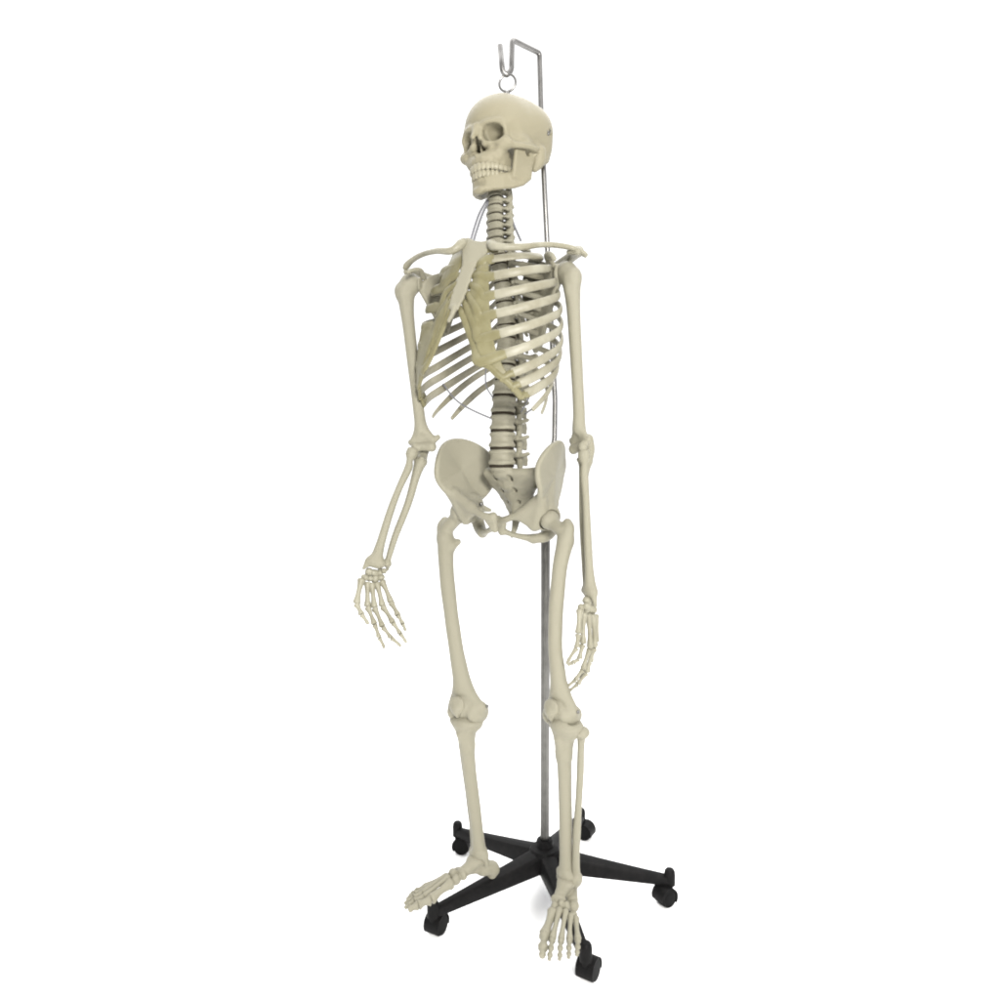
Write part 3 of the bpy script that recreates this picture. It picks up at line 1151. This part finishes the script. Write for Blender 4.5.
def build_sacrum():
    s = SDF((-66, -104, -66), (92, 14, 104), 1.5)
    # local: promontory at the top front
    prof = [(0, -20, 84, 27), (0, -38, 58, 24), (0, -54, 32, 20), (0, -62, 8, 16), (0, -60, -12, 12)]
    for i, (x, y, z, w) in enumerate(prof):
        s.ell((0, y, z), (w, 14 - i * 1.2, 14), 6, rx=28 - 12 * i)
    for i in range(4):
        _, y0, z0, w0 = prof[i]
        _, y1, z1, w1 = prof[i + 1]
        for g in (1, -1):
            wd = (72, 58, 38, 26, 18) if g > 0 else (44, 40, 32, 25, 18)
            e0, e1 = wd[i], wd[i + 1]
            s.tri((0, y0, z0), (g * e0, y0 - 8, z0 - 2), (0, y1, z1), 9, 10 - 2 * i, 8, 5)
            s.tri((g * e0, y0 - 8, z0 - 2), (0, y1, z1), (g * e1, y1 - 6, z1), 10 - 2 * i, 8, 9 - 2 * i, 5)
    for i in range(4):
        y, z = -34 - 13 * i + (6 if i == 3 else 0), 70 - 25 * i
        for g in (1, -1):
            s.cone((g * (19 - 2.4 * i), y + 22, z + 6), (g * (19 - 2.4 * i), y - 14, z - 8), 4 - .4 * i, 3.5 - .4 * i, 2, True)
        s.cone((0, y - 18, z), (0, y - 26, z - 6), 6, 4, 5)
    s.ell((0, -16, 92), (25, 17, 9), 3)
    s.chain([(0, -58, -22), (0, -54, -34), (0, -48, -44), (0, -42, -52)], [8, 6.5, 5, 3.5], 3)
    s.rough(0.5, 0.1, 31)
    return s.mesh('sacrum')


TPR, TPL = 20.0, 52.0
hip_me = build_hip()


def hip_frame(head, yaw, sx, g):
    L, F = body(yaw)
    p = math.radians(-3)
    Fq, U = F * math.cos(p) + V(0, 0, 1) * math.sin(p), V(0, 0, 1) * math.cos(p) - F * math.sin(p)
    M = frame(head, L * g * .001 * sx, Fq * .00102, U * .00104)
    M[:3, 3] = head - M[:3, :3] @ V(99, 2, -3)
    return M


HIP_L, HIP_R = P(549, 519, -.135), P(461, 512, -.045)
M_HL, M_HR = hip_frame(HIP_L, TPL, 1.12, 1), hip_frame(HIP_R, TPR, 1.10, -1)
put('hip_bone', hip_me, M_HL)
put('hip_bone', hip_me, M_HR)
sl, sr = xf(M_HL, (56, -56, 70)), xf(M_HR, (56, -56, 70))
print('SYMPHYSIS', xf(M_HL, (3, 56, -8)), xf(M_HR, (3, 56, -8)), 'SI', sl, sr)
PV = (HIP_L + HIP_R) / 2
M_PV = bframe(PV, 38, 0.00104, -4.0, 0.0, 1.0)
PV2 = pts[-1] - M_PV[:3, :3] @ V(0, -18, 97)
M_PV[:3, 3] = PV2
add('sacrum', build_sacrum(), M_BONE, skeleton, M_PV)


# ------------------------------------------------------------------ legs
def build_femur(bow):
    s = SDF((-52, -46, -448), (86, 46, 34), 1.7)             # x lateral, y forward, length 420 head centre -> knee
    s.ball((0, 0, 0), 23.5, 2)
    s.cone((8, 0, -8), (38, 0, -28), 14, 15, 6)
    s.chain([(50, -6, -13), (55, -3, -26), (48, 0, -50)], [10, 13, 15], 8)
    s.cone((24, -14, -60), (32, -4, -66), 7, 11, 8)
    s.chain([(46, 0, -52), (42, bow * .72, -110), (34, bow, -190), (25, bow * .95, -270), (18, bow * .4, -330), (14, 2, -366)], [17.5, 16, 15.5, 15.5, 17, 20], 10)
    s.tri((16, 2, -350), (-16, -2, -398), (42, -2, -398), 14, 15, 15, 10)
    s.ell((-14, -6, -408), (17, 30, 23), 6)
    s.ell((36, -5, -407), (17, 30, 22), 6)
    s.ell((12, 14, -398), (26, 16, 20), 6)
    s.ball((-27, -6, -398), 9, 6)
    s.ball((48, -6, -398), 8, 6)
    s.ell((11, -28, -416), (9, 24, 20), 4, True)
    s.ell((12, 32, -402), (8, 6, 20), 5, True)
    s.rough(0.5, 0.09, 37)
    return s.mesh('femur')


def build_tibia():
    s = SDF((-48, -40, -394), (48, 44, 14), 1.6)             # length 365, knee at 0
    s.ell((0, -2, -8), (38, 26, 10), 4, pw=2.5)
    s.ell((-18, -4, -16), (18, 20, 14), 6)
    s.ell((18, -4, -16), (18, 20, 14), 6)
    s.chain([(0, 0, -14), (0, 3, -40), (0, 5, -75)], [27, 21, 16], 12)
    s.cone((2, 22, -34), (0, 17, -58), 7, 5, 6)
    s.chain([(0, 4, -70), (0, 3, -140), (-1, 1, -220), (-2, 0, -300), (-2, 0, -338)], [16, 14, 13.2, 13.4, 15.5], 8)
    s.chain([(2, 14, -60), (3, 11, -140), (1, 7, -230)], [4, 3.5, 3], 6)
    s.ell((-1, 0, -350), (22, 18, 14), 8)
    s.cone((-18, 2, -352), (-21, 2, -370), 8.5, 6, 5)
    s.ell((2, 0, -371), (16, 20, 10), 4, True)
    s.ell((-18, -4, 4), (13, 15, 5), 3, True)
    s.ell((18, -4, 4), (13, 15, 5), 3, True)
    s.rough(0.3, 0.05, 41)
    return s.mesh('tibia')


def build_fibula():
    s = SDF((-22, -22, -384), (22, 22, 16), 1.4)
    s.ell((0, 0, -2), (10, 11, 11), 4)
    s.chain([(0, 0, -6), (0, 0, -30), (1, 0, -120), (-1, 0, -240), (0, 0, -320), (1, 0, -345)], [8, 5, 5.2, 5, 5.4, 7], 5)
    s.ell((1, 0, -354), (8, 11, 16), 5)
    s.rough(0.5, 0.08, 43)
    return s.mesh('fibula')


def build_patella():
    s = SDF((-30, -18, -30), (30, 18, 28), 1.3)
    s.ell((0, 0, 2), (19, 8, 18), 2, pw=2.3)
    s.cone((0, 1, -6), (0, 0, -20), 10, 4, 8)
    s.ell((0, -12, 2), (26, 6, 16), 3, True)
    s.rough(0.5, 0.14, 47)
    return s.mesh('patella')


fem_me, fem_me2, tib_me, fib_me, pat_me = build_femur(22), build_femur(9), build_tibia(), build_fibula(), build_patella()

KN_R, KN_L = P(466, 714, -.125), P(561, 719, -.215)
AN_R, AN_L = P(479, 856, -.105), P(567, 877, -.175)
for g, hip, kn, an, th in ((-1, HIP_R, KN_R, AN_R, 36), (1, HIP_L, KN_L, AN_L, 50)):
    L, F = body(th)
    # knee centre sits at local (12, 0, -414) of the femur: aim the head so that the lower end lands on kn
    tgt = kn - L * g * .012
    M = mframe(hip, tgt, 414, L * g, F, 1.04 if g < 0 else .95)
    put('femur', fem_me if g > 0 else fem_me2, M)
    kb = xf(M, (12 if g < 0 else 24, 0, -425))
    Mt = mframe(kb - unit(kb - an) * -.008, an, 358, L * g, F, 1.0)
    put('tibia', tib_me, Mt)
    fa, fb = xf(Mt, (31, -14, -16)), xf(Mt, (15, -8, -372))
    put('fibula', fib_me, mframe(fa, fb, 366, L * g, F, 1.5))
    pc = xf(M, (12, 27, -394))
    z = unit(M[:3, 2])
    x = unit(L * g - z * np.dot(L * g, z))
    y = np.cross(z, x)
    if np.dot(y, F) < 0:
        y = -y
    put('patella', pat_me, frame(pc, x * .001, y * .001, z * .001))


    # screw heads at the knee
    for p in (((57, -5, -398), (-38, -8, -396)) if g > 0 else ((-38, -8, -396), (57, -5, -398))):
        mb = MB()
        c = xf(M, p)
        mb.blob(c, V(.0034, .0034, .0034))
        add('knee_screw', mb.build('joint_dot'), M_STEELD, skeleton)

mb = MB()
mb.blob(xf(M_HR, (50, 16, 16)), V(.0042, .0042, .0042))  # dark ball added in place of a small shaded hole in the hip
add('hip_hole_dot', mb.build('joint_dot'), M_STEELD, skeleton)


# ------------------------------------------------------------------ feet
def build_tarsals():
    # x lateral, y forward, z up, origin ankle joint centre
    s = SDF((-36, -62, -70), (40, 84, 16), 1.4)
    s.ell((0, 4, -8), (19, 24, 13), 3)                        # ankle bone dome
    s.cone((-4, 18, -14), (-8, 36, -18), 14, 12, 5)
    s.chain([(2, -12, -32), (2, -33, -39)], [17, 16], 6)      # heel
    s.cone((3, -37, -45), (3, -34, -53), 13, 10, 6)
    s.cone((8, 0, -30), (14, 26, -32), 13, 11, 5)
    s.ell((-10, 46, -22), (15, 9, 12), 1.2)
    s.ell((18, 40, -35), (11, 15, 11), 1.2)
    s.ell((-15, 62, -28), (8, 11, 11), 1.0)
    s.ell((-3, 61, -23), (6.5, 9, 10), 1.0)
    s.ell((7, 59, -26), (6.5, 9, 10), 1.0)
    s.ell((20, 60, -40), (9, 9, 8), 1.0)
    s.rough(0.6, 0.13, 53)
    return s.mesh('ankle_bones')


tar_me = build_tarsals()


def foot(an, g, yaw, pitch, droll, toes_spread, toe_drop):
    t = math.radians(yaw)
    F = V(-math.sin(t), -math.cos(t), 0)
    L = V(math.cos(t), -math.sin(t), 0) * g
    p = math.radians(pitch)
    U = V(0, 0, 1)
    F, U = F * math.cos(p) + U * math.sin(p), U * math.cos(p) - F * math.sin(p)
    M = frame(an, L * .00104, F * .00104, U * .001)
    f = put('foot', tar_me, M)
    spec = [  # base, head of metatarsal, toe joints
        ([(-16, 72, -30), (-24, 124, -46), (-22, 150, -50), (-20, 170, -54)], [.0066, .0058, .0052]),
        ([(-4, 70, -24), (-9, 132, -46), (-8, 152, -48), (-8, 163, -53), (-8, 172, -57)], [.0042, .0036, .0032, .0030]),
        ([(7, 68, -27), (6, 128, -48), (7, 146, -50), (8, 157, -55), (8, 165, -59)], [.0040, .0035, .0031, .0029]),
        ([(16, 68, -35), (20, 120, -51), (21, 137, -53), (22, 147, -57), (22, 154, -61)], [.0040, .0034, .0030, .0028]),
        ([(25, 64, -42), (34, 110, -55), (35, 126, -57), (35, 134, -60), (35, 141, -63)], [.0042, .0034, .0030, .0028])]
    for pts, r in spec:
        r = [v_ * .92 for v_ in r]
        q = [xf(M, (x * (1 + toes_spread * max(0, (y - 70) / 100)), y, z - toe_drop * max(0, (y - 120) / 50))) for x, y, z in pts]
        add('toe', digit(q, r, 'toe'), M_BONE, f)


foot(AN_R + V(0, 0, .002), -1, 58, 1, 0, 0.0, 0)
foot(AN_L + V(0, 0, .002), 1, 13, 0, 0, 0.06, 0)

# ------------------------------------------------------------------ wires of the model
def wire(pts, r=.0025, mat=M_WIRE, name='wire'):
    mb = MB()
    mb.sweep(spline(pts, 20), r, seg=8)
    add(name, mb.build('wire'), mat, skeleton)


wire([P(487, 200, -.10), P(479, 214, -.11), P(472, 235, -.13), P(470, 244, -.15)])
wire([P(489, 201, -.10), P(482, 215, -.11), P(475, 236, -.13), P(473, 245, -.15)])
wire([P(509, 205, -.06), P(513, 222, -.06), P(521, 241, -.07)])
wire([P(443, 384, -.02), P(456, 400, -.04), P(472, 410, -.07), P(495, 420, -.10)], .0019)
wire([P(486, 366, -.12), P(486, 385, -.12), P(493, 398, -.10)], .0015)
wire([P(550, 388, -.12), P(541, 402, -.12), P(525, 414, -.10)], .0019)
wire([P(531, 392, -.12), P(527, 402, -.12), P(521, 412, -.10)], .0015)

# ================================================================== THE STAND
PX, PY = 0.1036, 0.0
stand = empty('stand', (PX, PY, 0.0),
              label='rolling stand with steel pole, hooked top rod and black five-armed base on casters',
              category='stand')
# lower tube
mb = MB()
mb.lathe([(.0100, .10), (.0104, .101), (.0104, .955), (.0098, .958)], frame(V(PX, PY, 0), V(1, 0, 0), V(0, 1, 0), V(0, 0, 1)), 24)
me = mb.build('pole')
auto_sharp(me)
add('pole', me, M_STEELD, stand)
# upper rod with the hook
top = P(539.5, 53, 0)
bar = P(512, 39.5, -.062)
hk = [P(511.5, 70, -.066), P(506.5, 75.5, -.069), P(502.5, 71, -.071), P(500, 45, -.075)]


def fillet(pts, r, n=6):
    out = [pts[0]]
    for i in range(1, len(pts) - 1):
        a, b, c = pts[i - 1], pts[i], pts[i + 1]
        rr = min(r, .45 * np.linalg.norm(a - b), .45 * np.linalg.norm(c - b))
        p, q = b + unit(a - b) * rr, b + unit(c - b) * rr
        for t in np.linspace(0, 1, n):
            out.append((1 - t) ** 2 * p + 2 * t * (1 - t) * b + t * t * q)
    out.append(pts[-1])
    return np.array(out)


rod = fillet([V(PX, PY, .94), V(PX, PY, .985), P(554.5, 440, .012), P(555, 400, .012), P(548, 261, 0.006), P(545, 200, 0.0), P(541, 110, 0), top, bar, hk[0], hk[1], hk[2], hk[3]], .008)
mb = MB()
mb.sweep(rod, .0060, seg=14)
add('hook_rod', mb.build('hook_rod'), M_STEEL, stand)

# hub
mb = MB()
Mh = frame(V(PX, PY, 0), V(1, 0, 0), V(0, 1, 0), V(0, 0, 1))
mb.lathe([(.030, .062), (.036, .066), (.036, .108), (.032, .114), (.020, .117), (.019, .131), (.0165, .134), (.0105, .134)], Mh, 40)
me = mb.build('hub')
auto_sharp(me)
add('hub', me, M_BLACK, stand)

R_, PH = .285, math.radians(210.5)


def build_leg():
    # along +x from the hub: ribbed wedge with a rounded crown
    v, f = [], []
    xs = np.linspace(.022, R_ + .004, 12)
    sec = 10
    for x in xs:
        t = (x - xs[0]) / (xs[-1] - xs[0])
        zt = .112 + (.062 - .112) * t ** .95
        zb = .064 + (.043 - .064) * t
        w = .021 + (.0115 - .021) * t
        wb = w * 0.86
        prof = [(-wb, zb), (-w, zb + .006), (-w, zt - .010), (-w * .80, zt - .003), (-w * .4, zt), (w * .4, zt), (w * .80, zt - .003), (w, zt - .010), (w, zb + .006), (wb, zb)]
        for (y, z) in prof:
            v.append((x, y, z))
    for i in range(len(xs) - 1):
        for a in range(sec):
            b = (a + 1) % sec
            f.append((i * sec + a, (i + 1) * sec + a, (i + 1) * sec + b, i * sec + b))
    f.append(tuple(range(sec)))
    f.append(tuple((len(xs) - 1) * sec + a for a in range(sec))[::-1])
    me = mesh('leg', v, f)
    auto_sharp(me, 30)
    return me


def build_socket():
    mb = MB()
    mb.lathe([(.009, .040), (.0125, .042), (.0128, .066), (.0115, .074), (.0085, .078), (.004, .0788)], np.eye(4), 24)
    me = mb.build('leg_end')
    auto_sharp(me)
    return me


def build_hood():
    # caster body: stem plus a hood between the two wheels
    mb = MB()
    mb.lathe([(.0055, .040), (.0055, .056)], np.eye(4), 16)
    mb.lathe([(.009, .045), (.010, .0455), (.010, .0475), (.009, .048)], np.eye(4), 20)
    c = V(.016, 0, .0245)
    seg = 20
    base = len(mb.v)
    ring = []
    a0, a1 = math.radians(-20), math.radians(215)
    for i in range(seg + 1):
        t = a0 + (a1 - a0) * i / seg
        for (r, y) in ((.0268, -.0215), (.0268, .0215), (.0245, .0215), (.0245, -.0215)):
            mb.v.append(c + V(r * math.cos(t), y, r * math.sin(t)))
    for i in range(seg):
        for k in range(4):
            k2 = (k + 1) % 4
            mb.f.append((base + i * 4 + k, base + (i + 1) * 4 + k, base + (i + 1) * 4 + k2, base + i * 4 + k2))
    mb.f.append((base, base + 1, base + 2, base + 3))
    e = base + seg * 4
    mb.f.append((e + 3, e + 2, e + 1, e))
    # web between the wheels
    Mw = frame(c, V(1, 0, 0), V(0, 0, 1), V(0, -1, 0))
    mb.lathe([(.022, -.0035), (.0255, -.0030), (.0255, .0030), (.022, .0035)], Mw, 28)
    mb.sweep([c + V(-.014, 0, .014), V(0, 0, .046)], [.010, .009], seg=14)
    me = mb.build('caster')
    auto_sharp(me, 40)
    return me


def build_wheel():
    mb = MB()
    mb.lathe([(.004, -.0085), (.016, -.0085), (.0175, -.0075), (.019, -.0082), (.0225, -.0078), (.0243, -.005), (.0245, 0), (.0243, .005),
              (.0225, .0078), (.019, .0082), (.004, .0082)], frame(V(0, 0, 0), V(1, 0, 0), V(0, 0, 1), V(0, -1, 0)), 32)
    me = mb.build('wheel')
    auto_sharp(me, 40)
    return me


leg_me, sock_me, hood_me, wheel_me = build_leg(), build_socket(), build_hood(), build_wheel()
swivel = [62, 58, 208, 330, 342]
leg0 = cast0 = None
for i in range(5):
    a = PH + i * 2 * math.pi / 5
    d = V(math.cos(a), math.sin(a), 0)
    M = frame(V(PX, PY, 0), d, V(-d[1], d[0], 0), V(0, 0, 1))
    e = V(PX, PY, 0) + d * R_
    sw = math.radians(swivel[i])
    x = V(math.cos(sw), math.sin(sw), 0)
    Mc = frame(e, x, V(-x[1], x[0], 0), V(0, 0, 1))
    Ms = frame(e, x * .86, V(-x[1], x[0], 0) * .86, V(0, 0, .86))
    if leg0 is None:
        leg0 = add('leg', leg_me, M_BLACK, stand, M)
        ends0 = add('leg_end', sock_me, M_BLACK, leg0, Mc)
        cast0 = add('caster', hood_me, M_BLACK, stand, Ms)
        lg, cs = leg0, cast0
    else:
        lg = dup(leg0, stand, M)
        dup(ends0, lg, Mc)
        cs = dup(cast0, stand, Ms)
    for s_ in (-1, 1):
        Mw = Ms.copy()
        Mw[:3, 3] = xf(Ms, (.016, s_ * .0125, .0245))
        if i == 0 and s_ == -1:
            w0 = add('wheel', wheel_me, M_TYRE, cs, Mw)
        else:
            dup(w0, cs, Mw)

# ================================================================== SETTING
n = 96
me = mesh('floor', [(5.5 * math.cos(2 * math.pi * k / n), 1.5 + 5.5 * math.sin(2 * math.pi * k / n), 0) for k in range(n)], [tuple(range(n))], False)
me.materials.append(M_FLOOR)
fl = bpy.data.objects.new('floor', me)
COL.objects.link(fl)
fl['kind'] = 'structure'

w = bpy.data.worlds.new('World')
scene.world = w
w.use_nodes = True
nt = w.node_tree
bg = nt.nodes['Background']
tc = nt.nodes.new('ShaderNodeTexCoord')
sp = nt.nodes.new('ShaderNodeSeparateXYZ')
mr = nt.nodes.new('ShaderNodeMapRange')            # white studio ahead, the dim room behind the photographer
mr.interpolation_type = 'SMOOTHSTEP'
mr.inputs['From Min'].default_value = -0.95
mr.inputs['From Max'].default_value = 0.15
mr.inputs['To Min'].default_value = 0.12
mr.inputs['To Max'].default_value = 1.36
nt.links.new(tc.outputs['Generated'], sp.inputs['Vector'])
nt.links.new(sp.outputs['Y'], mr.inputs['Value'])
nt.links.new(mr.outputs['Result'], bg.inputs['Strength'])
bg.inputs['Color'].default_value = (1, 1, 1, 1)


def area(name, loc, target, size, power, color=(1, 1, 1)):
    ld = bpy.data.lights.new(name, 'AREA')
    ld.shape = 'SQUARE'
    ld.size = size
    ld.energy = power
    ld.color = color
    o = bpy.data.objects.new(name, ld)
    COL.objects.link(o)
    o.location = loc
    d = Vector(target) - Vector(loc)
    o.rotation_euler = d.to_track_quat('-Z', 'Y').to_euler()
    return o


area('key_softbox', (0.5, -2.75, 1.65), (0.0, -0.1, 1.05), 0.65, 160, (1.0, 0.985, 0.955))
area('added_floor_fill', (0.0, 1.6, 5.0), (0.0, 1.6, 0.0), 8.0, 540)  # overhead lamp added to wash floor shadows out to white

scene.cycles.filter_width = 2.0
scene.view_settings.view_transform = 'Standard'
scene.view_settings.look = 'None'
scene.view_settings.exposure = 0
scene.view_settings.gamma = 1
scene.view_settings.use_curve_mapping = False
